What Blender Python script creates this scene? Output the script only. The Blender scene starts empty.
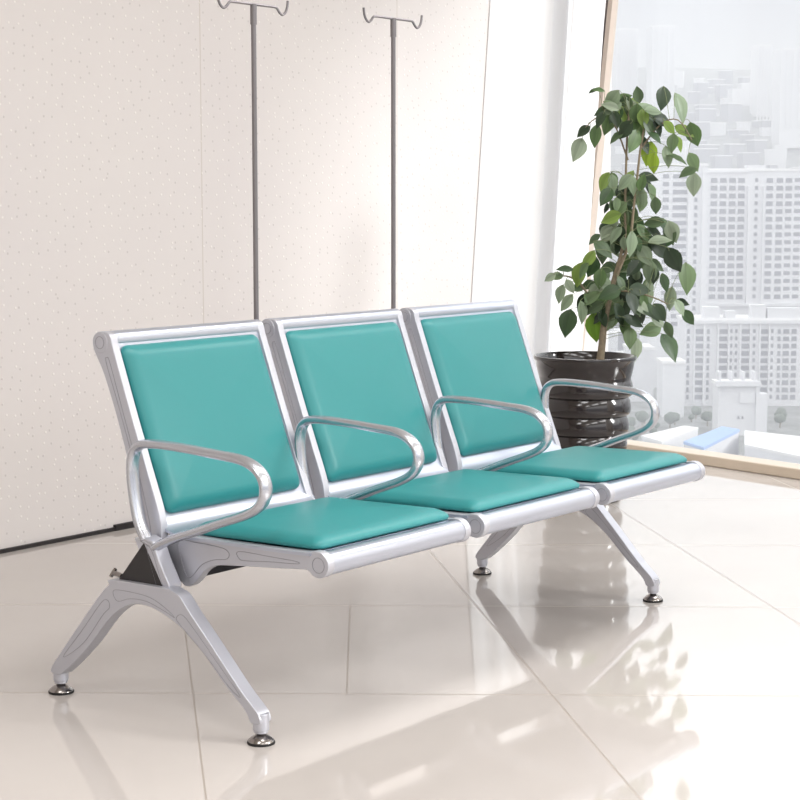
import bpy, bmesh, math, random
from mathutils import Vector, Matrix
random.seed(7)
S = bpy.context.scene
COL = S.collection
PI = math.pi

# ------------------------------------------------------------------ camera
F_PX = 1761.4
PITCH = math.radians(6.494); YAW = math.radians(37.973)
CAM = Vector((-2.859, -2.8175, 1.2036))
FW = Vector((math.cos(YAW)*math.cos(PITCH), math.sin(YAW)*math.cos(PITCH), -math.sin(PITCH)))
RT = Vector((math.sin(YAW), -math.cos(YAW), 0))
UP = RT.cross(FW)
cd = bpy.data.cameras.new('camera'); cam = bpy.data.objects.new('camera', cd); COL.objects.link(cam)
cd.sensor_width = 36; cd.lens = F_PX/800*36; cd.clip_end = 8000; cd.clip_start = .05
cam.location = CAM
cam.rotation_euler = Matrix((RT, UP, -FW)).transposed().to_euler()
S.camera = cam

def at(px, py, depth):
    """world point seen at photo position px,py at a distance along the view axis (used once, to survey the place)"""
    return CAM + depth*(FW + RT*((px-400)/F_PX) - UP*((py-400)/F_PX))

# ------------------------------------------------------------------ materials
def lin(c):
    return tuple(((v/255)/12.92 if v/255 <= .04045 else (((v/255)+.055)/1.055)**2.4) for v in c)

def mat(name, rgb, rough=.5, metal=0, spec=.5, coat=0, **kw):
    m = bpy.data.materials.new(name); m.use_nodes = True
    b = m.node_tree.nodes['Principled BSDF']
    b.inputs['Base Color'].default_value = (*lin(rgb), 1)
    b.inputs['Roughness'].default_value = rough
    b.inputs['Metallic'].default_value = metal
    b.inputs['Specular IOR Level'].default_value = spec
    b.inputs['Coat Weight'].default_value = coat
    return m

def nodes(m):
    nt = m.node_tree
    return nt, nt.nodes, nt.links, nt.nodes['Principled BSDF']

def math_node(N, L, op, a, b=None):
    n = N.new('ShaderNodeMath'); n.operation = op
    for i, v in enumerate((a, b)):
        if v is None: continue
        if isinstance(v, (int, float)): n.inputs[i].default_value = v
        else: L.new(v, n.inputs[i])
    return n.outputs[0]

def add_bump(m, scale, strength, dist=.001, detail=2, vary=0):
    nt, N, L, b = nodes(m)
    tc = N.new('ShaderNodeTexCoord'); no = N.new('ShaderNodeTexNoise'); bu = N.new('ShaderNodeBump')
    no.inputs['Scale'].default_value = scale; no.inputs['Detail'].default_value = detail
    bu.inputs['Strength'].default_value = strength; bu.inputs['Distance'].default_value = dist
    L.new(tc.outputs['Object'], no.inputs['Vector']); L.new(no.outputs['Fac'], bu.inputs['Height'])
    L.new(bu.outputs['Normal'], b.inputs['Normal'])
    if vary:
        mx = N.new('ShaderNodeMix'); mx.data_type = 'RGBA'
        c = b.inputs['Base Color'].default_value
        mx.inputs['A'].default_value = [v*(1-vary) for v in c[:3]]+[1]
        mx.inputs['B'].default_value = [min(1, v*(1+vary)) for v in c[:3]]+[1]
        L.new(no.outputs['Fac'], mx.inputs['Factor']); L.new(mx.outputs['Result'], b.inputs['Base Color'])
    return m

M = {}
M['teal'] = add_bump(mat('teal_vinyl', (43, 135, 136), .40, 0, .5), 260, .10, .0006)
M['shell'] = add_bump(mat('silver_powder_coat', (198, 203, 216), .30, .85), 900, .04, .0003)
M['cast'] = add_bump(mat('cast_aluminium', (198, 199, 207), .40, .6), 700, .06, .0003)
M['arm'] = add_bump(mat('satin_aluminium', (196, 198, 205), .27, .9), 700, .04, .0003)
M['groove_shade'] = mat('casting_groove_shade', (158, 158, 166), .45, .7)  # darker cast metal for raised lines, groove shade put into the colour
M['black'] = add_bump(mat('black_painted_steel', (40, 37, 38), .45), 500, .05, .0004)
M['rubber'] = mat('black_rubber', (24, 22, 22), .7)
M['chrome'] = mat('chromed_steel', (150, 145, 142), .18, 1)
M['pole'] = mat('grey_steel_pole', (132, 128, 130), .35, .7)
M['curtain'] = add_bump(mat('white_curtain', (250, 250, 251), .9, 0, .1), 400, .1, .0006)
M['frame'] = add_bump(mat('pale_wood_frame', (204, 189, 176), .5), 30, .1, .001, 3, .06)
M['frame_dark'] = mat('dark_gasket', (90, 82, 78), .6)
M['sill'] = add_bump(mat('beige_stone_sill', (200, 184, 165), .35), 14, .1, .001, 4, .08)
M['trim'] = mat('black_skirting', (28, 22, 22), .5)
M['pot'] = add_bump(mat('dark_brown_glazed_ceramic', (24, 16, 16), .14, 0, .5, .5), 22, .15, .002, 2, .15)
M['soil'] = add_bump(mat('soil', (62, 48, 40), .95), 90, .8, .01, 4, .3)
M['bark'] = add_bump(mat('bark', (128, 116, 96), .8), 70, .7, .004, 3, .3)
M['twig'] = mat('green_twig', (112, 122, 84), .7)
M['city_wall'] = add_bump(mat('pale_concrete', (222, 222, 226), .8, 0, .2), .3, .1, .05, 2, .04)
M['city_roof'] = mat('white_roof', (236, 235, 236), .8, 0, .2)
M['city_window'] = mat('grey_window', (132, 133, 144), .4, 0, .4)
M['city_band'] = mat('light_grey_facade', (140, 140, 150), .8, 0, .2)
M['blue_roof'] = mat('light_blue_roof', (158, 186, 232), .7, 0, .2)
M['city_ground'] = add_bump(mat('city_ground', (138, 140, 140), .95, 0, .1), .12, .3, 1, 8, .75)
M['far_tree'] = add_bump(mat('distant_foliage', (96, 108, 96), .95, 0, .1), .25, .6, 1, 3, .4)

# wall: pale embossed wallpaper
def wall_material():
    m = mat('embossed_wallpaper', (238, 229, 219), .75, 0, .25)
    nt, N, L, b = nodes(m)
    tc = N.new('ShaderNodeTexCoord')
    s0 = N.new('ShaderNodeSeparateXYZ'); L.new(tc.outputs['Object'], s0.inputs[0])
    mp = N.new('ShaderNodeCombineXYZ')
    L.new(math_node(N, L, 'MULTIPLY', s0.outputs[0], 24), mp.inputs[0]); L.new(math_node(N, L, 'MULTIPLY', s0.outputs[2], 24), mp.inputs[1])
    vo = N.new('ShaderNodeTexVoronoi'); vo.feature = 'F1'; vo.voronoi_dimensions = '2D'; vo.inputs['Scale'].default_value = 1
    vo.inputs['Randomness'].default_value = .75
    L.new(mp.outputs[0], vo.inputs['Vector'])
    r = N.new('ShaderNodeMapRange'); r.inputs['From Min'].default_value = .04; r.inputs['From Max'].default_value = .13
    r.inputs['To Min'].default_value = 1; r.inputs['To Max'].default_value = 0
    L.new(vo.outputs['Distance'], r.inputs['Value'])
    # each dot a raised bead of a slightly different tone
    sep = N.new('ShaderNodeSeparateColor'); L.new(vo.outputs['Color'], sep.inputs[0])
    gt = math_node(N, L, 'GREATER_THAN', sep.outputs[0], .45)
    tone = N.new('ShaderNodeMix'); tone.data_type = 'RGBA'
    tone.inputs['A'].default_value = (*lin((184, 176, 174)), 1); tone.inputs['B'].default_value = (*lin((255, 252, 246)), 1)
    L.new(gt, tone.inputs['Factor'])
    no = N.new('ShaderNodeTexNoise'); no.inputs['Scale'].default_value = 1.3; no.inputs['Detail'].default_value = 3
    L.new(tc.outputs['Object'], no.inputs['Vector'])
    base = N.new('ShaderNodeMix'); base.data_type = 'RGBA'
    base.inputs['A'].default_value = (*lin((219, 213, 212)), 1); base.inputs['B'].default_value = (*lin((225, 220, 216)), 1)
    L.new(no.outputs['Fac'], base.inputs['Factor'])
    mx = N.new('ShaderNodeMix'); mx.data_type = 'RGBA'
    L.new(base.outputs['Result'], mx.inputs['A']); L.new(tone.outputs['Result'], mx.inputs['B'])
    f = math_node(N, L, 'MULTIPLY', r.outputs[0], .45); L.new(f, mx.inputs['Factor'])
    # panel joints, a hair-thin line every 1.2 m
    sx = N.new('ShaderNodeSeparateXYZ'); L.new(tc.outputs['Object'], sx.inputs[0])
    a = math_node(N, L, 'ADD', sx.outputs[0], -1.98+12*1.2)
    a = math_node(N, L, 'MODULO', a, 1.2)
    j = math_node(N, L, 'LESS_THAN', a, .006)
    j = math_node(N, L, 'MULTIPLY', j, .45)
    mj = N.new('ShaderNodeMix'); mj.data_type = 'RGBA'
    L.new(mx.outputs['Result'], mj.inputs['A']); mj.inputs['B'].default_value = (*lin((190, 180, 168)), 1)
    L.new(j, mj.inputs['Factor']); L.new(mj.outputs['Result'], b.inputs['Base Color'])
    bu = N.new('ShaderNodeBump'); bu.inputs['Strength'].default_value = .35; bu.inputs['Distance'].default_value = .003
    L.new(r.outputs[0], bu.inputs['Height']); L.new(bu.outputs['Normal'], b.inputs['Normal'])
    return m

# floor: large polished tiles laid at an angle to the bench
def floor_material():
    m = mat('polished_tile', (226, 217, 206), .045, 0, .6)
    nt, N, L, b = nodes(m)
    tc = N.new('ShaderNodeTexCoord'); sx = N.new('ShaderNodeSeparateXYZ'); L.new(tc.outputs['Object'], sx.inputs[0])
    def comb(cx, cy, off, per):
        u = math_node(N, L, 'ADD', math_node(N, L, 'MULTIPLY', sx.outputs[0], cx), math_node(N, L, 'MULTIPLY', sx.outputs[1], cy))
        u = math_node(N, L, 'DIVIDE', math_node(N, L, 'ADD', u, -off), per)
        return u
    A = math.radians(37)
    u = comb(math.cos(A), math.sin(A), .225, .945)
    Bn = math.radians(46.6)
    v = comb(-math.sin(Bn), math.cos(Bn), .012, .868)
    def line(u, w):
        fr = math_node(N, L, 'FRACT', math_node(N, L, 'ADD', u, 100))
        d = math_node(N, L, 'MINIMUM', fr, math_node(N, L, 'SUBTRACT', 1, fr))
        return math_node(N, L, 'LESS_THAN', d, w)
    l1 = line(u, .0030); l2 = line(v, .0026)
    q = comb(-math.sin(math.radians(39.1)), math.cos(math.radians(39.1)), -.3355, 1)
    l3 = math_node(N, L, 'LESS_THAN', math_node(N, L, 'ABSOLUTE', q), .0022)
    l3 = math_node(N, L, 'MULTIPLY', l3, math_node(N, L, 'LESS_THAN', math_node(N, L, 'ABSOLUTE', math_node(N, L, 'SUBTRACT', u, .5)), .5))
    g = math_node(N, L, 'MAXIMUM', math_node(N, L, 'MAXIMUM', l1, l2), l3)
    # tone differs a little from tile to tile
    cxy = N.new('ShaderNodeCombineXYZ'); L.new(math_node(N, L, 'FLOOR', u), cxy.inputs[0]); L.new(math_node(N, L, 'FLOOR', v), cxy.inputs[1])
    wn = N.new('ShaderNodeTexWhiteNoise'); L.new(cxy.outputs[0], wn.inputs['Vector'])
    no = N.new('ShaderNodeTexNoise'); no.inputs['Scale'].default_value = 2.2; no.inputs['Detail'].default_value = 6
    L.new(tc.outputs['Object'], no.inputs['Vector'])
    k = math_node(N, L, 'ADD', math_node(N, L, 'MULTIPLY', wn.outputs['Value'], .35), math_node(N, L, 'MULTIPLY', no.outputs['Fac'], .65))
    c = N.new('ShaderNodeMix'); c.data_type = 'RGBA'
    c.inputs['A'].default_value = (*lin(FLOOR_A), 1); c.inputs['B'].default_value = (*lin(FLOOR_B), 1)
    L.new(k, c.inputs['Factor'])
    mx = N.new('ShaderNodeMix'); mx.data_type = 'RGBA'
    L.new(c.outputs['Result'], mx.inputs['A']); mx.inputs['B'].default_value = (*lin((150, 138, 126)), 1)
    L.new(math_node(N, L, 'MULTIPLY', g, .7), mx.inputs['Factor']); L.new(mx.outputs['Result'], b.inputs['Base Color'])
    ro = math_node(N, L, 'ADD', math_node(N, L, 'MULTIPLY', g, .3), .045)
    L.new(ro, b.inputs['Roughness'])
    bu = N.new('ShaderNodeBump'); bu.inputs['Strength'].default_value = .03; bu.inputs['Distance'].default_value = .01
    no2 = N.new('ShaderNodeTexNoise'); no2.inputs['Scale'].default_value = 3; L.new(tc.outputs['Object'], no2.inputs['Vector'])
    L.new(no2.outputs['Fac'], bu.inputs['Height']); L.new(bu.outputs['Normal'], b.inputs['Normal'])
    return m
FLOOR_A = (185, 178, 173); FLOOR_B = (198, 192, 187)

def glass_material():
    m = bpy.data.materials.new('window_glass'); m.use_nodes = True
    nt = m.node_tree; N = nt.nodes; L = nt.links; N.clear()
    out = N.new('ShaderNodeOutputMaterial'); mix = N.new('ShaderNodeMixShader')
    t = N.new('ShaderNodeBsdfTransparent'); g = N.new('ShaderNodeBsdfGlossy'); g.inputs['Roughness'].default_value = .02
    mix.inputs[0].default_value = .03
    t.inputs['Color'].default_value = (.98, .99, 1, 1)
    L.new(t.outputs[0], mix.inputs[1]); L.new(g.outputs[0], mix.inputs[2])
    L.new(mix.outputs[0], out.inputs[0])
    return m

def leaf_material():
    m = mat('leaf', (70, 92, 58), .42, 0, .5)
    nt, N, L, b = nodes(m)
    at_ = N.new('ShaderNodeAttribute'); at_.attribute_name = 'leaf_colour'
    L.new(at_.outputs['Color'], b.inputs['Base Color'])
    tr = N.new('ShaderNodeBsdfTranslucent'); L.new(at_.outputs['Color'], tr.inputs['Color'])
    mx = N.new('ShaderNodeMixShader'); mx.inputs[0].default_value = .25
    out = N['Material Output']
    L.new(b.outputs[0], mx.inputs[1]); L.new(tr.outputs[0], mx.inputs[2]); L.new(mx.outputs[0], out.inputs[0])
    return m
M['wall'] = wall_material(); M['floor'] = floor_material(); M['glass'] = glass_material(); M['leaf'] = leaf_material()
def slab(name, rgb): return add_bump(mat(name, rgb, .8, 0, .2), 3, .05)
M['plain_wall'] = slab('plain_wall', (232, 228, 222))

# ------------------------------------------------------------------ mesh helpers
def smooth(me, angle=35):
    me.polygons.foreach_set('use_smooth', [True]*len(me.polygons))
    bm = bmesh.new(); bm.from_mesh(me)
    ca = math.radians(angle)
    for e in bm.edges:
        if len(e.link_faces) == 2 and e.calc_face_angle(0) > ca: e.smooth = False
    bm.to_mesh(me); bm.free()

def obj(name, bm, m, parent=None, loc=(0, 0, 0), bevel=0, angle=35, segs=2):
    bmesh.ops.recalc_face_normals(bm, faces=bm.faces)
    me = bpy.data.meshes.new(name); bm.to_mesh(me); bm.free()
    ms = m if isinstance(m, (list, tuple)) else [m]
    for x in ms: me.materials.append(x)
    smooth(me, angle)
    o = bpy.data.objects.new(name, me); COL.objects.link(o)
    o.location = loc
    if parent: o.parent = parent
    if bevel:
        b = o.modifiers.new('bevel', 'BEVEL'); b.width = bevel; b.segments = segs; b.limit_method = 'ANGLE'; b.angle_limit = math.radians(40)
        b.harden_normals = True
    return o

def thing(name, label, cat, loc=(0, 0, 0), group=None):
    o = bpy.data.objects.new(name, None); COL.objects.link(o); o.location = loc; o.empty_display_size = .1
    o['label'] = label; o['category'] = cat
    if group: o['group'] = group
    return o

def struct(o): o['kind'] = 'structure'; return o

def box(bm, x0, x1, y0, y1, z0, z1):
    v = [bm.verts.new(p) for p in ((x0,y0,z0),(x1,y0,z0),(x1,y1,z0),(x0,y1,z0),(x0,y0,z1),(x1,y0,z1),(x1,y1,z1),(x0,y1,z1))]
    for f in ((0,3,2,1),(4,5,6,7),(0,1,5,4),(1,2,6,5),(2,3,7,6),(3,0,4,7)): bm.faces.new([v[i] for i in f])

def hexa(bm, pts):
    v = [bm.verts.new(p) for p in pts]
    for f in ((0,3,2,1),(4,5,6,7),(0,1,5,4),(1,2,6,5),(2,3,7,6),(3,0,4,7)): bm.faces.new([v[i] for i in f])

def prism_x(bm, poly, x0, x1):
    a = [bm.verts.new((x0, y, z)) for y, z in poly]; b = [bm.verts.new((x1, y, z)) for y, z in poly]
    n = len(poly)
    bm.faces.new(a); bm.faces.new(b[::-1])
    for i in range(n): bm.faces.new((a[i], b[i], b[(i+1) % n], a[(i+1) % n]))

def catmull(pts, n=6, closed=False):
    out = []; N = len(pts); P = [Vector(p) for p in pts]
    rng = range(N if closed else N-1)
    for i in rng:
        if closed: p0, p1, p2, p3 = P[i-1], P[i], P[(i+1) % N], P[(i+2) % N]
        else: p0, p1, p2, p3 = P[max(i-1, 0)], P[i], P[i+1], P[min(i+2, N-1)]
        for k in range(n):
            t = k/n
            out.append(.5*((2*p1)+(p2-p0)*t+(2*p0-5*p1+4*p2-p3)*t*t+(3*p1-p0-3*p2+p3)*t**3))
    if not closed: out.append(P[-1])
    return out

def sweep(bm, pts, ru, rv=None, seg=12, ref=Vector((0, 0, 1)), caps=True, radii=None):
    """tube along pts; ru along the ref-derived side axis, rv along the other"""
    rv = rv or ru
    P = [Vector(p) for p in pts]; rings = []
    prev = None
    for i, p in enumerate(P):
        t = (P[min(i+1, len(P)-1)]-P[max(i-1, 0)]).normalized()
        if ref is not None:
            s = ref - t*ref.dot(t)
            if s.length < 1e-3: s = prev if prev else t.orthogonal()
        s = s.normalized(); prev = s
        w = t.cross(s)
        k = radii[i] if radii else 1
        rings.append([bm.verts.new(p+s*(math.cos(a)*ru*k)+w*(math.sin(a)*rv*k)) for a in (2*PI*j/seg for j in range(seg))])
    for a, b in zip(rings, rings[1:]):
        for j in range(seg): bm.faces.new((a[j], a[(j+1) % seg], b[(j+1) % seg], b[j]))
    if caps: bm.faces.new(rings[0][::-1]); bm.faces.new(rings[-1])

def cyl_x(bm, y, z, r, x0, x1, seg=32):
    sweep(bm, [(x0, y, z), (x1, y, z)], r, r, seg)

def lathe(bm, prof, c=(0, 0, 0), seg=48):
    rings = []
    for r, z in prof:
        if r < 1e-6: rings.append([bm.verts.new((c[0], c[1], c[2]+z))])
        else: rings.append([bm.verts.new((c[0]+r*math.cos(2*PI*j/seg), c[1]+r*math.sin(2*PI*j/seg), c[2]+z)) for j in range(seg)])
    for a, b in zip(rings, rings[1:]):
        if len(a) == 1 and len(b) == 1: continue
        for j in range(seg):
            k = (j+1) % seg
            if len(a) == 1: bm.faces.new((a[0], b[j], b[k]))
            elif len(b) == 1: bm.faces.new((a[j], a[k], b[0]))
            else: bm.faces.new((a[j], a[k], b[k], b[j]))

# ------------------------------------------------------------------ room
WALL_Y = 1.915
H = 3.3
bm = bmesh.new(); box(bm, -7, 4.95, WALL_Y, WALL_Y+.12, 0, H)
struct(obj('wall_back', bm, M['wall']))
bm = bmesh.new(); box(bm, -7, 1.50, WALL_Y-.012, WALL_Y, 0, .013)
struct(obj('baseboard_back', bm, M['trim']))
bm = bmesh.new(); box(bm, 1.50, 4.30, WALL_Y-.014, WALL_Y, 0, .022)
struct(obj('baseboard_back', bm, M['trim']))

# window wall: leans outward a little
C0 = Vector((4.44, 1.84, 0)); AV = Vector((-.2175, -.976, 0)).normalized(); NV = Vector((.976, -.2175, 0)).normalized()
LEAN = .125
def W(s, h, t=0): return C0 + AV*s + Vector((0, 0, h)) + NV*(LEAN*h+t)
def wslab(bm, s0, s1, h0, h1, t0, t1):
    hexa(bm, [W(s0,h0,t0), W(s1,h0,t0), W(s1,h0,t1), W(s0,h0,t1), W(s0,h1,t0), W(s1,h1,t0), W(s1,h1,t1), W(s0,h1,t1)])
WEND = 3.4
def on_line(y, t): # point of the window line (front edge plus t outwards) at a given y
    P = C0+NV*t; k = (y-P.y)/AV.y; return P.x+AV.x*k
bm = bmesh.new(); xa = on_line(WALL_Y+.1, .14); xb = on_line(-7, .14)
hexa(bm, [(-7,-7,-.1),(xb,-7,-.1),(xa,WALL_Y+.1,-.1),(-7,WALL_Y+.1,-.1),(-7,-7,0),(xb,-7,0),(xa,WALL_Y+.1,0),(-7,WALL_Y+.1,0)])
struct(obj('floor', bm, M['floor']))
win = bpy.data.objects.new('window_1', None); COL.objects.link(win); struct(win); win.location = C0
iv = -C0
bm = bmesh.new(); wslab(bm, -.05, WEND, .05, H, .055, .063); g = obj('glass_pane', bm, M['glass'], win, iv)
for s in (-.045, 1.78):
    bm = bmesh.new(); wslab(bm, s, s+.031, .04, H, .03, .075)
    mu = obj('mullion', bm, M['frame'], win, iv, .003)
    bm = bmesh.new(); wslab(bm, s-.012, s, .04, H, .03, .06); obj('gasket', bm, M['frame_dark'], mu)
bm = bmesh.new(); hexa(bm, [W(-.07,0,0), W(WEND,0,0), W(WEND,0,.13), W(-.07,0,.13), W(-.07,.046,0), W(WEND,.046,0), W(WEND,.046,.13), W(-.07,.046,.13)])
obj('window_sill', bm, M['sill'], win, iv, .006)
# pier beyond the window, outside the picture
bm = bmesh.new(); wslab(bm, WEND, WEND+3.2, 0, H, 0, .25); struct(obj('wall_right', bm, M['plain_wall']))

tc_ = .14+LEAN*H; xa = on_line(WALL_Y+.12, tc_); xb = on_line(-6, tc_)
bm = bmesh.new(); hexa(bm, [(-7,-6,H),(xb,-6,H),(xa,WALL_Y+.12,H),(-7,WALL_Y+.12,H),(-7,-6,H+.1),(xb,-6,H+.1),(xa,WALL_Y+.12,H+.1),(-7,WALL_Y+.12,H+.1)])
struct(obj('ceiling', bm, M['plain_wall']))
bm = bmesh.new(); box(bm, -6.1, -6, -6, WALL_Y, 0, H); struct(obj('wall_left', bm, M['plain_wall']))
# curtains hang along the wall up to the window corner
def curtain(name, label, s0, s1, yb, amp, waves, lean, ph):
    bm = bmesh.new(); nu = waves*12; nz = 26; g = []
    for j in range(nz+1):
        z = .015+(H-.05)*j/nz; row = []
        for i in range(nu+1):
            t = i/nu
            x = s0+(s1-s0)*t + lean*z
            y = yb + (1-min(1, t*4))*.018*(amp < .04) - min(1, t*3+.2*(amp > .04))*amp*(.5+.5*math.sin(2*PI*waves*t+ph+.35*math.sin(z*1.3+t*5)))*(1-.25*z/H) - min(1, t*3)*amp*.25*math.sin(5*PI*waves*t*.37+z*.6)
            row.append(bm.verts.new((x, y, z)))
        g.append(row)
    for j in range(nz):
        for i in range(nu): bm.faces.new((g[j][i], g[j][i+1], g[j+1][i+1], g[j+1][i]))
    o = obj(name, bm, M['curtain'], angle=80)
    md = o.modifiers.new('cloth', 'SOLIDIFY'); md.thickness = .003
    o['label'] = label; o['category'] = 'curtain'
    return o
curtain('curtain', 'wide white curtain hanging against the wall, the left one beside the window', 3.66, 4.335, 1.895, .03, 5, .10, 0)
curtain('curtain', 'narrow white curtain in the corner directly behind the plant, next to the window frame', 4.10, 4.335, 1.76, .05, 2, .105, 2.2)

# ------------------------------------------------------------------ bench
BL = Vector((.865, .11, 0))
bench = thing('waiting_room_bench', 'silver metal three-seat waiting bench with teal cushions and two infusion poles', 'bench', BL)
def bpart(name, bm, m, parent=None, **k):
    if parent is None: return obj(name, bm, m, bench, -BL, **k)
    return obj(name, bm, m, parent, (0, 0, 0), **k)
PIT = .59; WID = .551

# cross-beam
bm = bmesh.new(); prism_x(bm, [(.222,.314),(.136,.406),(.076,.314)], -.03, 1.745)
beam = bpart('beam', bm, M['black'], bevel=.003)
for x0, x1 in ((-.047, -.03), (1.745, 1.762)):
    bm = bmesh.new(); prism_x(bm, [(.222,.311),(.134,.411),(.071,.311)], x0, x1)
    bpart('end_cap', bm, M['black'], beam, bevel=.002)

# legs
LEG = [(.452,.052),(.448,.068),(.428,.092),(.374,.155),(.31,.228),(.262,.280),(.238,.300),(.232,.312),(.06,.316),(.025,.312),(.002,.302),
       (-.03,.268),(-.095,.205),(-.178,.122),(-.222,.084),(-.236,.070),(-.241,.050),(-.214,.047),(-.205,.060),(-.190,.078),
       (-.135,.122),(-.07,.182),(-.01,.226),(.05,.252),(.105,.266),(.155,.264),(.20,.246),(.245,.212),(.31,.142),(.37,.088),(.405,.060),(.422,.050)]
def leg_bm():
    bm = bmesh.new()
    P = catmull([(0, y, z) for y, z in LEG], 3, True)
    # outer and inner faces; the web between is slimmer (an I-section casting)
    prism_x(bm, [(p.y, p.z) for p in P], -.019, .019)
    for yy in (.437, -.227):
        sweep(bm, [(0, yy, .07), (0, yy, .030)], .0185, .0185, 20)
        sweep(bm, [(0, yy, .030), (0, yy, .024)], .016, .016, 20)
    return bm
def groove_bm(paths, x, r=.0007):
    bm = bmesh.new()
    for pts in paths:
        P = catmull([(x, y, z) for y, z in pts], 5, True)
        P.append(P[0]); sweep(bm, P, r, r, 6, ref=Vector((1, 0, 0)), caps=False)
    return bm
LEG_PANELS = [[(.405,.098),(.33,.180),(.268,.250),(.245,.262),(.237,.245),(.262,.222),(.33,.145)],
              [(.222,.288),(.17,.292),(.10,.288),(.045,.268),(.02,.252),(.05,.262),(.11,.277),(.165,.276),(.21,.264)],
              [(-.182,.104),(-.11,.172),(-.04,.236),(-.005,.262),(.015,.252),(0,.236),(-.07,.185),(-.15,.118)]]
def foot(parent, yy):
    bm = bmesh.new(); lathe(bm, [(.0,.030),(.007,.030),(.0075,.022),(.012,.020),(.022,.014),(.029,.008),(.030,.005),(0,.005)], (0, yy, 0), 36)
    f = obj('levelling_foot', bm, M['chrome'], parent)
    return f
def leg(x):
    l = obj('leg', leg_bm(), M['cast'], bench, Vector((x, 0, 0))-BL, bevel=.005, segs=3)
    for sx in (-1, 1):
        obj('embossed_panel_line', groove_bm(LEG_PANELS, sx*.0192), M['groove_shade'], l)
    for yy in (.437, -.227):
        foot(l, yy)
        bm = bmesh.new(); lathe(bm, [(0,.0055),(.0305,.0055),(.0315,.003),(.031,0),(0,0)], (0, yy, 0), 36)
        obj('rubber_pad', bm, M['rubber'], l)
    return l
leg(-.043); far_leg = leg(1.722); far_leg.scale = (1, .95, 1); far_leg.location.y += .005

# brackets that clamp the seats and arms on the beam
BRK = [(.168,.418),(.135,.424),(.105,.415),(.085,.372),(.052,.318),(.056,.300),(.074,.294),(.10,.297),(.118,.32),(.15,.385)]
for i, (x0, x1) in enumerate(((-.046, -.004), (.555, .586), (1.145, 1.176), (1.735, 1.765))):
    bm = bmesh.new(); prism_x(bm, BRK, x0, x1); br = bpart('beam_bracket', bm, M['cast'], bevel=.004)
    bm = groove_bm([[(.124,.40),(.108,.395),(.082,.335),(.072,.312),(.088,.308),(.10,.33)]], x0-.0004)
    bpart('embossed_panel_line', bm, M['groove_shade'], br)
    bm = bmesh.new()
    for yy, zz in ((.088, .3), (.066, .306)): sweep(bm, [(x0-.004, yy, zz), (x0+.002, yy, zz)], .004, .004, 6)
    bpart('bolt', bm, M['chrome'], br)
# small wing screw sticking out behind each end of the beam
for x in (-.035, 1.75):
    bm = bmesh.new(); sweep(bm, [(x, .222, .318), (x, .25, .322)], .006, .006, 10); sweep(bm, [(x-.008, .252, .314), (x+.008, .252, .33)], .005, .005, 8)
    bpart('screw', bm, M['chrome'])

TOPY, TOPZ, TOPR = .317, .870, .0215
FRY, FRZ, FRR = -.346, .408, .0265
def sheet_profile():
    c = [(.2985,.868),(.294,.846),(.25,.727),(.20,.60),(.155,.486),(.138,.452),(.118,.434),(.085,.426),(.03,.425),(-.10,.427),(-.25,.430),(-.325,.4325)]
    P = [Vector((0, y, z)) for y, z in c]; t = .006; off = []
    for i, p in enumerate(P):
        d = (P[min(i+1, len(P)-1)]-P[max(i-1, 0)]).normalized(); n = Vector((0, -d.z, d.y))   # toward back / below
        off.append(p+n*t if n.y > 0 or n.z < 0 else p-n*t)
    return P, off
def shell_bm():
    bm = bmesh.new()
    P, off = sheet_profile()
    poly = [(p.y, p.z) for p in P]+[(p.y, p.z) for p in off[::-1]]
    prism_x(bm, poly, .012, WID-.012)
    cyl_x(bm, TOPY, TOPZ, TOPR, .004, WID-.004, 36)
    cyl_x(bm, FRY, FRZ, FRR, .022, WID-.004, 40)
    return bm
BACK_SIDE = [(.3355,.883),(.346,.868),(.345,.850),(.334,.830),(.309,.788),(.268,.690),(.232,.585),(.208,.492),(.184,.420),(.160,.396),(.128,.398),
             (.128,.436),(.146,.485),(.178,.566),(.226,.688),(.272,.810),(.290,.858),(.298,.882),(.315,.891)]
SEAT_SIDE = [(.112,.405),(.088,.428),(.05,.430),(-.06,.430),(-.20,.4325),(-.33,.436),(-.352,.440),(-.375,.4385),(-.392,.424),(-.395,.406),(-.386,.389),(-.368,.381),(-.350,.384),(-.335,.395),(-.31,.394),
             (-.22,.386),(-.11,.376),(-.055,.369),(-.02,.352),(.004,.326),(.03,.309),(.052,.312),(.075,.345)]
PAN1 = [(.062,.412),(0,.416),(-.075,.414),(-.098,.405),(-.092,.390),(-.05,.382),(-.012,.366),(.016,.338),(.034,.330),(.048,.352)]
PAN2 = [(-.13,.412),(-.22,.412),(-.30,.411),(-.305,.406),(-.22,.400),(-.15,.393),(-.13,.396)]
SEAT_SIDE, PAN1, PAN2 = [[(y+.020, z-.002) for y, z in q] for q in (SEAT_SIDE, PAN1, PAN2)]
BACK_SIDE_R = list(BACK_SIDE)
BACK_SIDE = [(y, z) for y, z in BACK_SIDE[:10]]+[(y-.012*min(1, max(0, (z-.40)/.08)), z) for y, z in BACK_SIDE[10:-1]]+[(.306,.891)]
RAIL1 = [(.296,.83),(.30,.818),(.262,.722),(.215,.595),(.182,.486),(.168,.43),(.158,.43),(.172,.486),(.206,.595),(.252,.722),(.288,.82)]
def frame_bm(x0, x1):
    bm = bmesh.new(); prof = BACK_SIDE if x0 < .1 else BACK_SIDE_R
    prism_x(bm, [(p.y, p.z) for p in catmull([(0, y, z) for y, z in prof], 3, True)], x0, x1)
    sweep(bm, [(x0-.0015, TOPY+.003, TOPZ-.005), (x1+.0015, TOPY+.003, TOPZ-.005)], .0262, .0262, 32)
    return bm
def seat_frame_bm(x0, x1):
    bm = bmesh.new()
    prism_x(bm, [(p.y, p.z) for p in catmull([(0, y, z) for y, z in SEAT_SIDE], 3, True)], x0, x1)
    return bm
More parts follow.
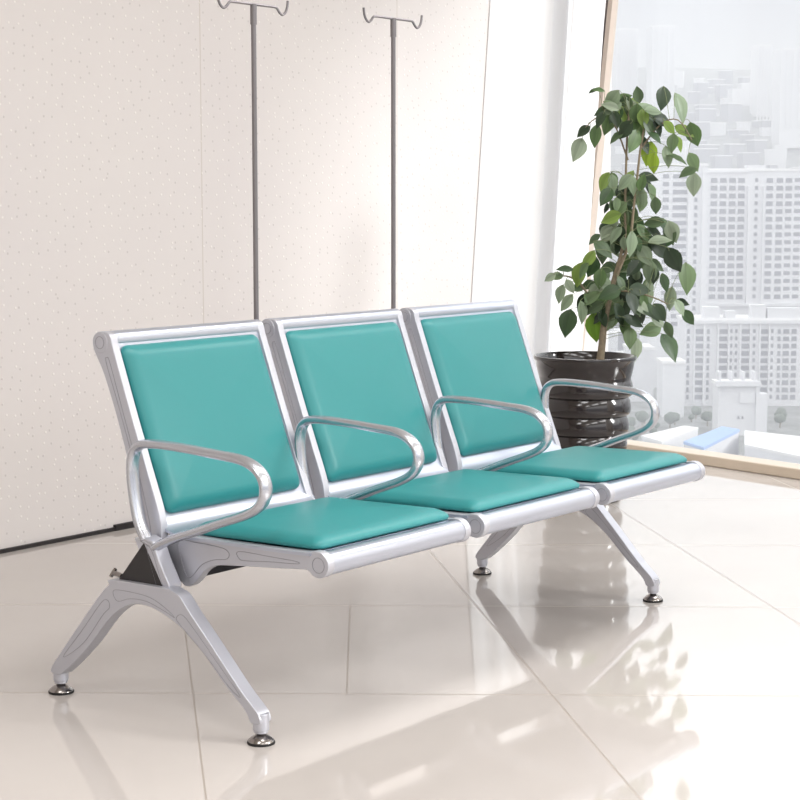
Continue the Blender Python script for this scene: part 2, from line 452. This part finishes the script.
def ring_bm(x, y, z, r, rr=.0008):
    bm = bmesh.new(); P = [(x, y+r*math.cos(a), z+r*math.sin(a)) for a in (2*PI*k/28 for k in range(29))]
    sweep(bm, P, rr, rr, 6, ref=Vector((1, 0, 0)), caps=False); return bm

def cushion_bm(w, h, t, r=.022, crown=.006, edge=.04):
    """padded slab: base outline on z=0, centred; w along x, h along y"""
    bm = bmesh.new()
    prof = [(0,0),(-.002,.18*t),(-.001,.36*t),(.005,.58*t),(.013,.78*t),(.022,.93*t),(.032,t),(.048,t+crown*.12),(.070,t+crown*.35),(.100,t+crown*.62),(.130,t+crown*.82),(.160,t+crown*.95),(.182,t+crown)]
    rings = []
    for ins, z in prof:
        ww, hh = w/2-ins, h/2-ins; rr = max(.006, r-ins*.3)
        ring = []
        for cx, cy, a0 in ((1,1,0),(-1,1,90),(-1,-1,180),(1,-1,270)):
            for k in range(7):
                a = math.radians(a0+15*k)
                ring.append(bm.verts.new((cx*(ww-rr)+rr*math.cos(a), cy*(hh-rr)+rr*math.sin(a), z)))
            # points along the side
            nx = {(1,1):(-1,1),(-1,1):(-1,-1),(-1,-1):(1,-1),(1,-1):(1,1)}[(cx,cy)]
            e0 = ring[-1].co.copy(); a = math.radians(a0+90)
            e1 = Vector((nx[0]*(ww-rr)+rr*math.cos(a), nx[1]*(hh-rr)+rr*math.sin(a), z))
            for k in range(1, 8): ring.append(bm.verts.new(e0.lerp(e1, k/8)))
        rings.append(ring)
    n = len(rings[0])
    for a, b in zip(rings, rings[1:]):
        for j in range(n): bm.faces.new((a[j], a[(j+1) % n], b[(j+1) % n], b[j]))
    bm.faces.new(rings[0][::-1])
    c = bm.verts.new((0, 0, t+crown))
    for j in range(n): bm.faces.new((rings[-1][j], rings[-1][(j+1) % n], c))
    return bm
def welt_bm(w, h, r=.022):
    bm = bmesh.new(); P = []
    for cx, cy, a0 in ((1,1,0),(-1,1,90),(-1,-1,180),(1,-1,270)):
        for k in range(7):
            a = math.radians(a0+15*k); P.append((cx*(w/2-r)+r*math.cos(a), cy*(h/2-r)+r*math.sin(a), .001))
    P.append(P[0]); sweep(bm, P, .0022, .0022, 6, caps=False); return bm

# back cushion frame: local y runs up along the back, local z points forward
B0 = Vector((0, .1475, .465)); B1 = Vector((0, .2975, .852))
bdir = (B1-B0).normalized(); bn = Vector((0, -bdir.z, bdir.y))
BROT = Matrix((Vector((-1, 0, 0)), bdir, bn)).transposed()
if BROT.determinant() < 0: BROT = Matrix((Vector((1, 0, 0)), bdir, bn)).transposed()
S0 = Vector((0, .062, .4285)); S1 = Vector((0, -.333, .4375))
sdir = (S0-S1).normalized(); sn = Vector((0, -sdir.z, sdir.y))
SROT = Matrix((Vector((1, 0, 0)), sdir, sn)).transposed()
CW = .478
for k in range(3):
    x = k*PIT
    sh = obj('seat_shell', shell_bm(), M['shell'], bench, Vector((x, 0, 0))-BL)
    for side, (x0, x1) in enumerate(((0, .023), (WID-.023, WID))):
        fr = obj('back_side_frame', frame_bm(x0, x1), M['cast'], sh, bevel=.003)
        xb = x0
        if side == 0: x0, x1 = .016, .040
        sf = obj('seat_side_frame', seat_frame_bm(x0, x1), M['cast'], sh, bevel=.003)
        xo = x0-.0004 if side == 0 else x1+.0004
        obj('embossed_panel_line', groove_bm([PAN1, PAN2], xo), M['groove_shade'], sh)
        xb = -.0004 if side == 0 else x1+.0004
        obj('embossed_panel_line', groove_bm([RAIL1], xb), M['groove_shade'], sh)
        obj('embossed_ring', ring_bm(xb-.0015 if side == 0 else xb+.0015, TOPY+.003, TOPZ-.005, .0145), M['groove_shade'], sh)
        obj('embossed_ring', ring_bm(xo, FRY-.001, FRZ, .017), M['groove_shade'], sh)
    c = obj('back_cushion', cushion_bm(CW, (B1-B0).length, .027), M['teal'], sh, angle=70)
    c.matrix_local = Matrix.Translation(Vector((WID/2, 0, 0))+(B0+B1)/2+bn*.0005) @ BROT.to_4x4()
    c['label'] = 'teal padded back cushion'
    c = obj('seat_cushion', cushion_bm(CW+.014, (S0-S1).length, .027, .024, .008), M['teal'], sh, angle=70)
    c.matrix_local = Matrix.Translation(Vector((WID/2+.006, 0, 0))+(S0+S1)/2+sn*.0005) @ SROT.to_4x4()
    c['label'] = 'teal padded seat cushion'

# arms
ARM = [(.178,.412),(.200,.45),(.213,.50),(.221,.555),(.221,.592),(.212,.619),(.190,.634),(.158,.639),(.105,.640),(.03,.6375),(-.05,.633),(-.115,.629),(-.155,.620),
       (-.184,.602),(-.197,.577),(-.194,.549),(-.175,.525),(-.135,.504),(-.06,.477),(.01,.450),(.07,.428),(.115,.409),(.135,.398)]
for x, fwd, fr_ in ((-.032, .012, -.012), (.549, .022, .010), (1.135, .022, .014), (1.720, .008, .016)):
    n = len(ARM)
    pts = [(0, y-.028-(fwd if i <= 5 else fwd*max(0, 1-(i-5)/4))+fr_*min(1, max(0, (.10-y)/.25)), z+.003) for i, (y, z) in enumerate(ARM)]
    bm = bmesh.new(); P = catmull(pts, 5)
    sweep(bm, P, .0190, .0108, 18, ref=Vector((1, 0, 0)))
    sweep(bm, [(0,.106,.404),(0,.142,.416)], .0165, .010, 14, ref=Vector((1, 0, 0)))
    obj('armrest', bm, M['arm'], bench, Vector((x, 0, 0))-BL, angle=60)

# infusion poles clamped behind the backrests
for k, x in enumerate((.600, 1.191)):
    PY = .368; T = 1.708+.01*k
    bm = bmesh.new(); sweep(bm, [(0, PY, .58), (0, PY, T)], .0068, .0068, 16, ref=Vector((1, 0, 0)))
    sweep(bm, [(0, PY, T-.05), (0, PY, T+.003)], .0088, .0088, 16, ref=Vector((1, 0, 0)))
    po = obj('infusion_pole', bm, M['pole'], bench, Vector((x, 0, 0))-BL)
    po['label'] = 'thin grey steel pole with a double hook on top, behind the backrests'
    bm = bmesh.new()
    hk = [(-.135,.022),(-.132,.004),(-.124,-.010),(-.112,-.016),(-.101,-.010),(-.092,-.001),(-.080,.002),(-.03,.002),(0,.002)]
    hk = [(a, b) for a, b in hk]+[(-a, b) for a, b in hk[-2::-1]]
    sweep(bm, catmull([(a, PY, T+b) for a, b in hk], 4), .0035, .0035, 8, ref=Vector((0, 1, 0)))
    obj('hook_bar', bm, M['pole'], po)
    for zc in (.80, .64):
        yb = .318 if zc > .7 else .258
        bm = bmesh.new(); box(bm, -.012, .012, yb-.012, PY+.012, zc-.012, zc+.012)
        obj('clamp', bm, M['cast'], po, bevel=.002)

# ------------------------------------------------------------------ potted plant
PL = Vector((3.14, .925, 0)); PS = 1.03
plant = thing('potted_tree', 'leafy green indoor tree in a dark brown ribbed ceramic pot behind the far seat', 'plant', PL)
prof = [(0,0),(.138,0),(.146,.006)]
R = lambda z: .141+.050*(z/.57)
ribs = 6; z0 = .045; per = .0735
for k in range(ribs):
    a = z0+k*per
    for t, d in ((0,-.003),(.06,.003),(.13,.009),(.28,.0115),(.55,.010),(.80,.005),(.95,-.001)):
        prof.append((R(a+t*per)+d-.003, a+t*per))
zz = z0+ribs*per
prof += [(R(zz)-.006, zz+.002), (R(zz)-.001, zz+.012), (.190, .535), (.193, .556), (.199, .561), (.201, .568), (.198, .575), (.190, .575), (.184, .566), (.182, .53), (.180, .48), (0, .48)]
bm = bmesh.new(); lathe(bm, prof, seg=64); pot = obj('pot', bm, M['pot'], plant, angle=50)
pot.scale = (PS, PS, 1.015)
bm = bmesh.new(); lathe(bm, [(0,.545),(.05,.548),(.12,.543),(.181,.538),(.181,.47),(0,.47)], seg=40)
obj('soil', bm, M['soil'], plant)

PD = (PL-CAM).dot(FW)
def pp(px, py, dd=0): return at(px, py, PD+dd)-PL
stems = [[(600,362,0),(602,345,0),(604,325,0),(609,300,.0),(614,280,.0),(620,258,0),(625,235,0),(625,205,.0),(626,170,0),(627,140,.0),(629,112,0)],
         [(614,282,.0),(622,262,-.02),(630,240,-.03),(634,205,-.03),(638,170,-.02),(641,145,-.02),(646,120,-.01)],
         [(606,322,0),(592,300,.02),(578,282,.04),(566,276,.05),(556,278,.06)],
         [(612,290,0),(634,292,-.03),(652,297,-.04),(668,304,-.05)],
         [(628,160,0),(612,120,.02),(596,118,.03),(582,132,.04)],
         [(640,150,0),(660,125,-.02),(678,120,-.03),(692,140,-.03)]]
bm = bmesh.new(); SP = []
rad = [[.0165,.0150,.0140,.0125,.0105,.0075,.006,.0052,.0048,.0045,.004],[.008,.007,.006,.005,.005,.0045,.0035],[.006,.005,.004,.003,.002],[.005,.004,.003,.002],[.004,.003,.0025,.002],[.004,.003,.0025,.002]]
for st, rr in zip(stems, rad):
    P = catmull([pp(*q) for q in st], 4); n = len(P)
    rl = []
    for i in range(n):
        t = i/(n-1)*(len(rr)-1); a = int(min(t, len(rr)-2)); rl.append(rr[a]+(rr[a+1]-rr[a])*(t-a))
    sweep(bm, P, 1, 1, 10, ref=Vector((1, 0, 0)), radii=rl)
    SP += P
obj('trunk', bm, M['bark'], plant, angle=60)

Z5 = """205,290,250,19 225,215,215,13 275,235,260,18 330,185,265,19 295,165,240,14 345,70,30,12 395,75,20,13 455,60,100,14 410,180,255,22 490,165,280,20
505,200,300,17 440,255,250,21 365,235,215,15 525,235,320,15 560,75,265,19 635,115,290,25 560,170,350,17 690,230,290,20 650,215,330,17 600,265,260,15
620,330,340,17 690,345,300,16 665,385,200,15 690,440,268,18 500,310,260,19 520,350,268,17 580,320,280,17 480,270,300,17 310,430,240,17 350,435,280,14
320,490,235,16 365,525,270,12 320,540,260,9 400,430,230,15 430,440,290,17 470,430,80,14 500,410,350,16 520,480,300,18 470,520,260,13 425,490,270,15
530,530,275,14 340,580,200,17 350,610,250,15 320,640,230,14 400,590,260,17 520,600,180,16 570,610,320,19 600,640,290,18 560,680,200,19 450,620,270,18
400,660,260,20 430,690,270,20 470,700,300,21 310,710,320,19 270,670,215,12 300,130,200,14 340,110,160,14 380,130,210,16 430,110,120,16 480,120,30,16
520,130,0,15 400,210,230,17 460,210,290,18 540,200,300,14 590,200,320,14 630,270,300,14 440,90,60,13 365,90,150,12 290,40,170,10 265,45,200,8
450,150,270,18 360,150,230,17 510,160,310,17 420,400,60,12 380,470,250,13 450,470,280,14 500,450,300,13 360,650,230,15 480,640,310,16 530,640,340,16"""
Z6 = """330,85,270,19 275,120,240,17 235,180,255,20 180,155,180,14 145,185,190,12 120,190,215,10 160,255,250,15 200,225,300,12 185,290,230,16 190,370,255,22
250,330,280,18 255,290,240,18 320,195,260,16 345,215,340,14 300,390,275,24 335,290,250,22 345,370,240,20 400,340,300,21 455,365,340,19 450,290,290,18
440,430,265,17 465,480,275,20 525,400,200,19 520,320,320,22 560,330,310,17 600,275,260,19 640,310,300,14 675,350,310,16 670,190,275,24 615,120,300,22
565,75,320,22 560,40,10,18 520,170,270,20 510,240,260,17 580,210,285,15 600,465,300,24 595,400,290,14 430,30,270,21 480,50,250,20 400,60,240,17
470,110,290,19 460,210,240,19 400,250,270,22 380,300,240,20 300,240,220,17 360,250,200,18 430,240,330,18 490,130,310,18 390,20,260,18 350,20,230,15
600,15,280,17 300,310,210,16 420,310,280,20 370,350,270,20 310,340,230,18 540,140,330,15 390,150,230,14 350,150,200,15 270,220,200,13 230,230,180,12
500,290,300,16 480,340,290,17 420,390,260,15 555,370,330,13 650,290,340,11 290,150,250,17 250,160,230,14"""
leaves = []
for src, sc, ox, oy in ((Z5, .2375, 530, 80), (Z6, .25, 520, 230)):
    for tok in src.split():
        a, b, ang, ln = map(float, tok.split(','))
        leaves.append((ox+sc*a, oy+sc*b, ang, ln))
extra = []
for c, r_, n in (((628,115),24,14),((625,195),20,12),((628,240),26,14),((618,295),34,26),((640,290),22,8)):
    for _ in range(n):
        a = random.uniform(0, 2*PI); q = r_*math.sqrt(random.random())
        extra.append((c[0]+q*math.cos(a), c[1]+q*math.sin(a)*.9, random.gauss(265, 35), random.uniform(12, 18)))
bm = bmesh.new(); cl = bm.loops.layers.float_color.new('leaf_colour'); tw = bmesh.new()
greens = [(84,104,74),(104,126,88),(54,72,50),(130,148,120),(92,118,74),(146,160,136),(64,88,56),(46,62,44)]
def leaf(base, tipdir, nrm, L_, wid, colr):
    side = tipdir.cross(nrm).normalized(); nrm = side.cross(tipdir).normalized()
    prof = [(0,.02),(.10,.46),(.25,.86),(.42,1),(.60,.88),(.77,.58),(.90,.25),(1.0,.015)]
    rows = []
    droop = random.uniform(.08, .28); fold = random.uniform(.10, .35); wav = random.uniform(-.05, .05)
    for i, (t, w) in enumerate(prof):
        c = base+tipdir*(L_*t)-nrm*(L_*droop*t*t)
        hw = wid*.5*w
        rows.append([c-side*hw+nrm*(hw*fold+wav*hw*(-1)**i), c-side*hw*.5+nrm*hw*fold*.62, c, c+side*hw*.5+nrm*hw*fold*.62, c+side*hw+nrm*(hw*fold-wav*hw*(-1)**i)])
    vs = [[bm.verts.new(p) for p in r] for r in rows]
    for a, b in zip(vs, vs[1:]):
        for j in range(4):
            f = bm.faces.new((a[j], a[j+1], b[j+1], b[j]))
            k = (1.12, .98, .80, .92)[j]  # shading of the fold put into the colour, one half lighter
            for lp in f.loops: lp[cl] = (colr[0]*k, colr[1]*k, colr[2]*k, 1)
for i, (px, py, ang, ln) in enumerate(leaves+extra):
    main = i < len(leaves)
    dd = random.gauss(0, .05) if main else random.uniform(-.05, .14)
    a = math.radians(ang); Lm = ln*1.34/ (F_PX/PD)
    toward = random.uniform(-.35, .45)
    tip = (RT*math.cos(a)+UP*math.sin(a)-FW*toward).normalized()
    ctr = pp(px, py, dd)
    base = ctr-tip*(Lm*.5)
    nrm = (-FW*random.uniform(.6, 1)+UP*random.uniform(.1, .8)+RT*random.uniform(-.5, .5)).normalized()
    g = random.choice(greens)
    if abs(px-653) < 8 and 145 < py < 172: g = (150, 178, 60)
    elif abs(px-595) < 6 and 318 < py < 336: g = (120, 160, 60)
    elif random.random() < .08: g = (124, 150, 72)
    leaf(base, tip, nrm, Lm, Lm*random.uniform(.52, .68), lin(g))
    near = min(SP, key=lambda p: (p-base).length+max(0, p.z-base.z)*1.5)
    mid = (near+base)/2+Vector((0, 0, .015))
    sweep(tw, catmull([near, mid, base, base+tip*(Lm*.15)], 3), .0011, .0011, 5, ref=Vector((1, .2, 0)))
fo = obj('foliage', bm, M['leaf'], plant, angle=60)
obj('leaf_stalks', tw, M['twig'], plant, angle=60)

# ------------------------------------------------------------------ the city outside, seen from a high floor
GZ = -78.0
YR = Matrix.Rotation(YAW-PI/2, 3, 'Z')   # city frame: local y = away from the window, local x = right
def ground_depth(py):    # how far out the street level is met at that height of the view
    d = FW - UP*((py-400)/F_PX); return (GZ-CAM.z)/d.z
def hill(u, d):
    t = max(0, min(1, (d-820)/1100)); t = t*t*(3-2*t)
    return GZ + t*215 + 3*math.sin(u*.013+d*.006)*t
def cpos(u, d, z): 
    p = YR @ Vector((u, d, 0)); return Vector((CAM.x+p.x, CAM.y+p.y, z))
def horiz(px, dist):     # sideways offset of a bearing at that distance
    return (px-400)/F_PX*dist
def topz(py, dist):
    d = FW - UP*((py-400)/F_PX); k = dist/math.hypot(d.x, d.y); return CAM.z+d.z*k
bm = bmesh.new(); nu, nd = 40, 40; g = []
for j in range(nd+1):
    d = 120+j*(2300-120)/nd
    g.append([bm.verts.new(cpos(-900+i*1800/nu, d, hill(-900+i*1800/nu, d))) for i in range(nu+1)])
for j in range(nd):
    for i in range(nu): bm.faces.new((g[j][i], g[j][i+1], g[j+1][i+1], g[j+1][i]))
gr = obj('ground', bm, M['city_ground'], angle=80); struct(gr)

def building(name, label, cat, px0, px1, top, dist, depth, cols=(), rows=(), wsize=(6, 4), rot=0, group=None, base=None, roof=None, m='city_wall', extras=()):
    k = dist/F_PX
    cx = horiz((px0+px1)/2, dist); wd = (px1-px0)*k
    gz = base if base is not None else hill(cx, dist+depth/2)-1
    tz = topz(top, dist)
    root = thing(name, label, cat, cpos(cx, dist+depth/2, gz), group)
    root.rotation_euler = (0, 0, YAW-PI/2+math.radians(rot))
    hh = tz-gz
    bm = bmesh.new(); box(bm, -wd/2, wd/2, -depth/2, depth/2, 0, hh)
    obj('facade', bm, M[m], root)
    rz = 1.1
    bm = bmesh.new(); box(bm, -wd/2-.4, wd/2+.4, -depth/2-.4, depth/2+.4, hh, hh+rz)
    obj('roof', bm, M[roof or 'city_roof'], root)
    for (a, b, ty, by, dep) in extras:        # ledges, piers and roof blocks standing proud of the facade
        bm = bmesh.new(); zt = topz(ty, dist)-gz; zb = topz(by, dist)-gz
        box(bm, (a-(px0+px1)/2)*k, (b-(px0+px1)/2)*k, -depth/2-dep, -depth/2+(.1 if dep > 0 else 6), zb, zt)
        obj('projecting_bay', bm, M['city_wall'], root)
    spots = []
    for c in cols:
        c_x, c_w = (c if isinstance(c, tuple) else (c, wsize[0]))
        for r in rows: spots.append(((c_x-(px0+px1)/2)*k, topz(r, dist)-gz, c_w*k, wsize[1]*k))
    protos = {}
    spots.sort(key=lambda s_: -s_[2])
    rest = bmesh.new(); nrest = 0
    for i, (x, z, w, h) in enumerate(spots):
        if i < 100:
            key = round(w, 3)
            if key not in protos:
                bm = bmesh.new(); box(bm, -w/2, w/2, -.12, .12, -h/2, h/2); box(bm, -w/2-.15, w/2+.15, -.25, .1, -h/2-.3, -h/2)
                o = obj('window', bm, [M['city_window']], root); protos[key] = o
            else:
                o = protos[key].copy(); COL.objects.link(o)
            o.parent = root; o.location = (x, -depth/2, z)
        else:
            box(rest, x-w/2, x+w/2, -depth/2-.12, -depth/2+.12, z-h/2, z+h/2); nrest += 1
    if nrest:
        o = obj('small_windows', rest, M['city_window'], root); o['kind'] = 'stuff'
    else: rest.free()
    return root

building('tower_block', 'pale grey high-rise slab with a dense window grid, right of the plant', 'building', 705, 862, 171, 760, 26,
         cols=(711.8,720.8,730,739,(753.9,3.2),767,777,786,795,(807,6),(816,6)), rows=[180+7.76*i for i in range(16)], wsize=(6.4,3.8),
         extras=((744,763,165,171,0),(704,747.5,170,172.5,.8),(745.5,747.5,186,303,1.2),(760.5,762.5,186,303,1.2),(704,862,303,306,1.5)))
building('tower_block', 'pale high-rise half hidden by the plant leaves, left of the window-grid slab', 'building', 648, 705, 166, 742, 24,
         cols=((664,6),(678,14),(694,3)), rows=[176+7.76*i for i in range(20)], wsize=(6,3.4), extras=((686,689,168,335,.8),(700,705,168,335,.8)))
building('apartment_block', 'lower pale apartment block with balconied window columns in front of the high-rise slab', 'building', 686, 862, 321, 675, 20,
         cols=((689,2.6),(700,7.5),(709,2.6),(724,8.2),(732,2.4),(737,2.4),(746,8.2),(755,2.6),(765,7.6),(773,2.6),(780,3),(787,6),(795,5),(806,6)), rows=[331+7.3*i for i in range(10)], wsize=(6,3.8),
         extras=((694.5,696,322,404,1.0),(704,706,322,404,1.0),(718,719.6,322,404,1.0),(728.8,730.4,322,404,1.0),(740.4,742,322,404,1.0),(750.4,752,322,404,1.0),(760,761.4,322,404,1.0),(769.4,771,322,404,1.0),
                 (704,720,307,321,0),(726,736,311,321,0),(752,766,305,321,0),(768,862,308,321,0),(686,862,320,323.5,1.2)))
building('commercial_block', 'small blank white box building left of the balconied apartment block', 'building', 664, 686, 364, 640, 14, group=None)
building('commercial_block', 'low grey building behind the ceramic pot and the chair arm', 'building', 630, 655, 350, 690, 18)
building('gatehouse', 'small white house with posts on its flat roof, above the blue roof', 'building', 721, 762, 386, 590, 12,
         cols=((741,1.6),(745,1.6)), rows=(417,), wsize=(1.6,2), extras=((717,762,381,386,1.4),(742,757,392,403,.5),(762,770,394,440,0),(721,723,372,381,0),(733,735,372,381,0),(745,747,372,381,0),(756,758,372,381,0),(720,722,386,440,.8),(758,760,386,440,.8)))
# low halls near the window, roofs seen from above
def hall(name, label, corners, h, roofm):
    P = [at(px, py, (GZ+h-CAM.z)/(FW-UP*((py-400)/F_PX)).z) for px, py in corners]
    c = sum(P, Vector())/4; root = thing(name, label, 'building', (c.x, c.y, GZ))
    bm = bmesh.new(); hexa(bm, [Vector((p.x-c.x, p.y-c.y, 0)) for p in P]+[Vector((p.x-c.x, p.y-c.y, h)) for p in P]); obj('facade', bm, M['city_wall'], root)
    bm = bmesh.new(); hexa(bm, [Vector(((p.x-c.x)*1.02, (p.y-c.y)*1.02, h)) for p in P]+[Vector(((p.x-c.x)*1.02, (p.y-c.y)*1.02, h+.8)) for p in P]); obj('roof', bm, M[roofm], root)
hall('low_hall', 'low hall with a light blue flat roof just above the window sill', [(684,444),(722,429),(739,432),(704,450)], 9, 'blue_roof')
hall('low_hall', 'low white-roofed hall right of the blue roof, above the window sill', [(745,447),(745,433),(800,439),(815,462)], 8, 'city_roof')
hall('low_hall', 'low white-roofed hall beside the chair arm, left of the blue roof', [(642,438),(684,428),(698,430),(662,444)], 6, 'city_roof')

# towers on the skyline
for px0, px1, top, dist, lab in ((613,634,30,1500,'faint white skyline tower next to the window frame'),(648,671,27,1450,'faint white skyline tower above the plant, with vertical ribs'),
                                 (752,766,46,1500,'faint skyline tower, left one of the pair at upper right'),(775,802,50,1400,'faint wide skyline tower at the right edge of the picture')):
    k = (px1-px0)
    ex = [(px0+k*t, px0+k*t+1.6, top+1, top+78, 1.2) for t in (0, .22, .45, .68, .92)]
    building('skyline_tower', lab, 'building', px0, px1, top, dist, 30, extras=ex, group='towers on the skyline')
# low buildings scattered over the hillside
rr = random.Random(3); placed = [(horiz((a+b)/2, d_), (b-a)*d_/F_PX+4, d_+15, 34) for a, b, d_ in ((613,634,1500),(648,671,1450),(752,766,1500),(775,802,1400))]
placed += [(horiz((a+b)/2, d_), (b-a)*d_/F_PX, d_+13, 26) for a, b, d_ in ((705,862,760),(648,705,742))]; n = 0
kinds = ['city_wall', 'city_roof', 'city_band']
LB = []
for py_t in range(6000):
    d = rr.uniform(830, 1650); px = rr.uniform(618, 830)
    w = rr.uniform(6, 17); u = horiz(px, d+8); dp = rr.uniform(6, 12)
    if any(math.hypot(u-a, d-c) < (math.hypot(w, dp)+math.hypot(b, e))/2+1 for a, b, c, e in placed): continue
    placed.append((u, w, d, dp)); h = rr.choice((3, 4, 5, 7, 9, 13)); rot = rr.choice((-14, 0, 12, 25))
    n += 1
    gz = hill(u, d)-1.5
    root = thing('city_block', 'small pale block in the hazy low city on the hillside above the towers', 'building', cpos(u, d, gz), 'hazy low buildings on the hillside')
    root.rotation_euler = (0, 0, YAW-PI/2+math.radians(rot))
    bm = bmesh.new(); box(bm, -w/2, w/2, -dp/2, dp/2, 0, h+1.5); obj('facade', bm, M[rr.choice(('city_wall','city_band','city_band'))], root)
    bm = bmesh.new(); box(bm, -w/2-.4, w/2+.4, -dp/2-.4, dp/2+.4, h+1.5, h+2.3); obj('roof', bm, M[rr.choice(('city_roof', 'city_wall', 'city_roof'))], root)
    if n >= 250: break
# street trees between the blocks
TREES = []
for i in range(160):
    py = rr.uniform(402, 446); px = rr.uniform(628, 800)
    if 655 < px < 815 and py > 428: py = rr.uniform(404, 425)
    if 715 < px < 772: px = rr.choice((rr.uniform(640, 712), rr.uniform(775, 800)))
    d = ground_depth(py)*1.0; q = at(px, py, d)
    dh = (q-CAM); dh.z = 0; dist_ = dh.dot(Vector((math.cos(YAW), math.sin(YAW), 0)))
    if 636 < dist_ < 712 and (px > 683 or px < 690 and dist_ < 660 or px < 660): continue
    if px < 690 and 636 < dist_: continue
    if 584 < dist_ < 606 and 712 < px < 776: continue
    if dist_ < 582 and px > 636: continue
    if any((q-t_).length < 7.5 for t_ in TREES): continue
    TREES.append(q)
    h = rr.uniform(2.8, 5.5)
    root = thing('street_tree', 'round grey-green street tree among the buildings below the window', 'tree', (q.x, q.y, GZ), 'street trees below the towers')
    bm = bmesh.new(); bmesh.ops.create_icosphere(bm, subdivisions=2, radius=h*.42)
    for v in bm.verts: v.co *= rr.uniform(.82, 1.15); v.co.z = v.co.z*.9+h*.66
    obj('crown', bm, M['far_tree'], root, angle=80)
    bm = bmesh.new(); sweep(bm, [(0,0,0),(0,0,h*.5)], .3, .25, 6, ref=Vector((1,0,0))); obj('trunk', bm, M['bark'], root)

# haze lying over the city
hz = bpy.data.materials.new('city_haze'); hz.use_nodes = True; N = hz.node_tree.nodes; N.clear()
vs = N.new('ShaderNodeVolumeScatter'); vs.inputs['Color'].default_value = (.93, .94, 1, 1); vs.inputs['Density'].default_value = .00078; vs.inputs['Anisotropy'].default_value = 0
ou = N.new('ShaderNodeOutputMaterial'); va = N.new('ShaderNodeVolumeAbsorption'); va.inputs['Color'].default_value = (0, 0, 0, 1); va.inputs['Density'].default_value = .00015
ad = N.new('ShaderNodeAddShader'); hz.node_tree.links.new(vs.outputs[0], ad.inputs[0]); hz.node_tree.links.new(va.outputs[0], ad.inputs[1])
hz.node_tree.links.new(ad.outputs[0], ou.inputs['Volume'])
bm = bmesh.new()
hexa(bm, [cpos(-1000,110,-80), cpos(1000,110,-80), cpos(1000,2500,-80), cpos(-1000,2500,-80), cpos(-1000,110,165), cpos(1000,110,165), cpos(1000,2500,165), cpos(-1000,2500,165)])
ho = obj('haze', bm, hz); ho['kind'] = 'stuff'; ho['label'] = 'pale haze lying over the city outside the window'; ho['category'] = 'haze'

# ------------------------------------------------------------------ light
w = bpy.data.worlds.new('sky'); S.world = w; w.use_nodes = True
nt = w.node_tree; N = nt.nodes; L = nt.links; bg = N['Background']
tc = N.new('ShaderNodeTexCoord'); sx = N.new('ShaderNodeSeparateXYZ'); L.new(tc.outputs['Generated'], sx.inputs[0])
ramp = N.new('ShaderNodeValToRGB')
mr = N.new('ShaderNodeMapRange'); mr.inputs['From Min'].default_value = -.1; mr.inputs['From Max'].default_value = 1
L.new(sx.outputs[2], mr.inputs['Value']); L.new(mr.outputs[0], ramp.inputs[0])
e = ramp.color_ramp.elements
def stop(z, v, c=(1, 1, 1)):
    p = (z+.1)/1.1
    return p, (v*c[0], v*c[1], v*c[2], 1)
SKY = [(-.1,.72,(.98,.97,.97)), (.0,.86,(.95,.96,1)), (.115,.85,(.92,.935,1)), (.18,2.0,(.97,.98,1)), (.32,2.4,(1,1,1)), (1,1.4,(1,1,1))]
for i, (z, v, c) in enumerate(SKY):
    p, col = stop(z, v, c)
    el = e[i] if i < 2 else e.new(p)
    el.position = p; el.color = col
L.new(ramp.outputs['Color'], bg.inputs['Color']); bg.inputs['Strength'].default_value = 1.0

sd = bpy.data.lights.new('sun', 'SUN'); sd.energy = 2.3; sd.angle = math.radians(14); sd.color = (1, .985, .96)
so = bpy.data.objects.new('sun', sd); COL.objects.link(so)
so.rotation_euler = Vector((-.36, .78, -.42)).normalized().to_track_quat('-Z', 'Y').to_euler()

def lamp(name, loc, sx_, sy_, e_, c=(1, 1, 1)):
    ld = bpy.data.lights.new(name, 'AREA'); ld.shape = 'RECTANGLE'; ld.size = sx_; ld.size_y = sy_; ld.energy = e_; ld.color = c
    lo = bpy.data.objects.new(name, ld); COL.objects.link(lo); lo.location = loc; return lo
for lx in (-2.2, .6, 3.0):
    for ly in (-3.6, -.9): lamp('ceiling_light', (lx, ly, H-.03), 1.8, .9, 42)
S.view_settings.view_transform = 'Standard'; S.view_settings.look = 'None'; S.view_settings.gamma = 1; S.view_settings.use_curve_mapping = False
S.view_settings.exposure = -0.08
S.cycles.max_bounces = 8; S.cycles.volume_bounces = 1; S.cycles.transparent_max_bounces = 16
S.cycles.use_denoising = True
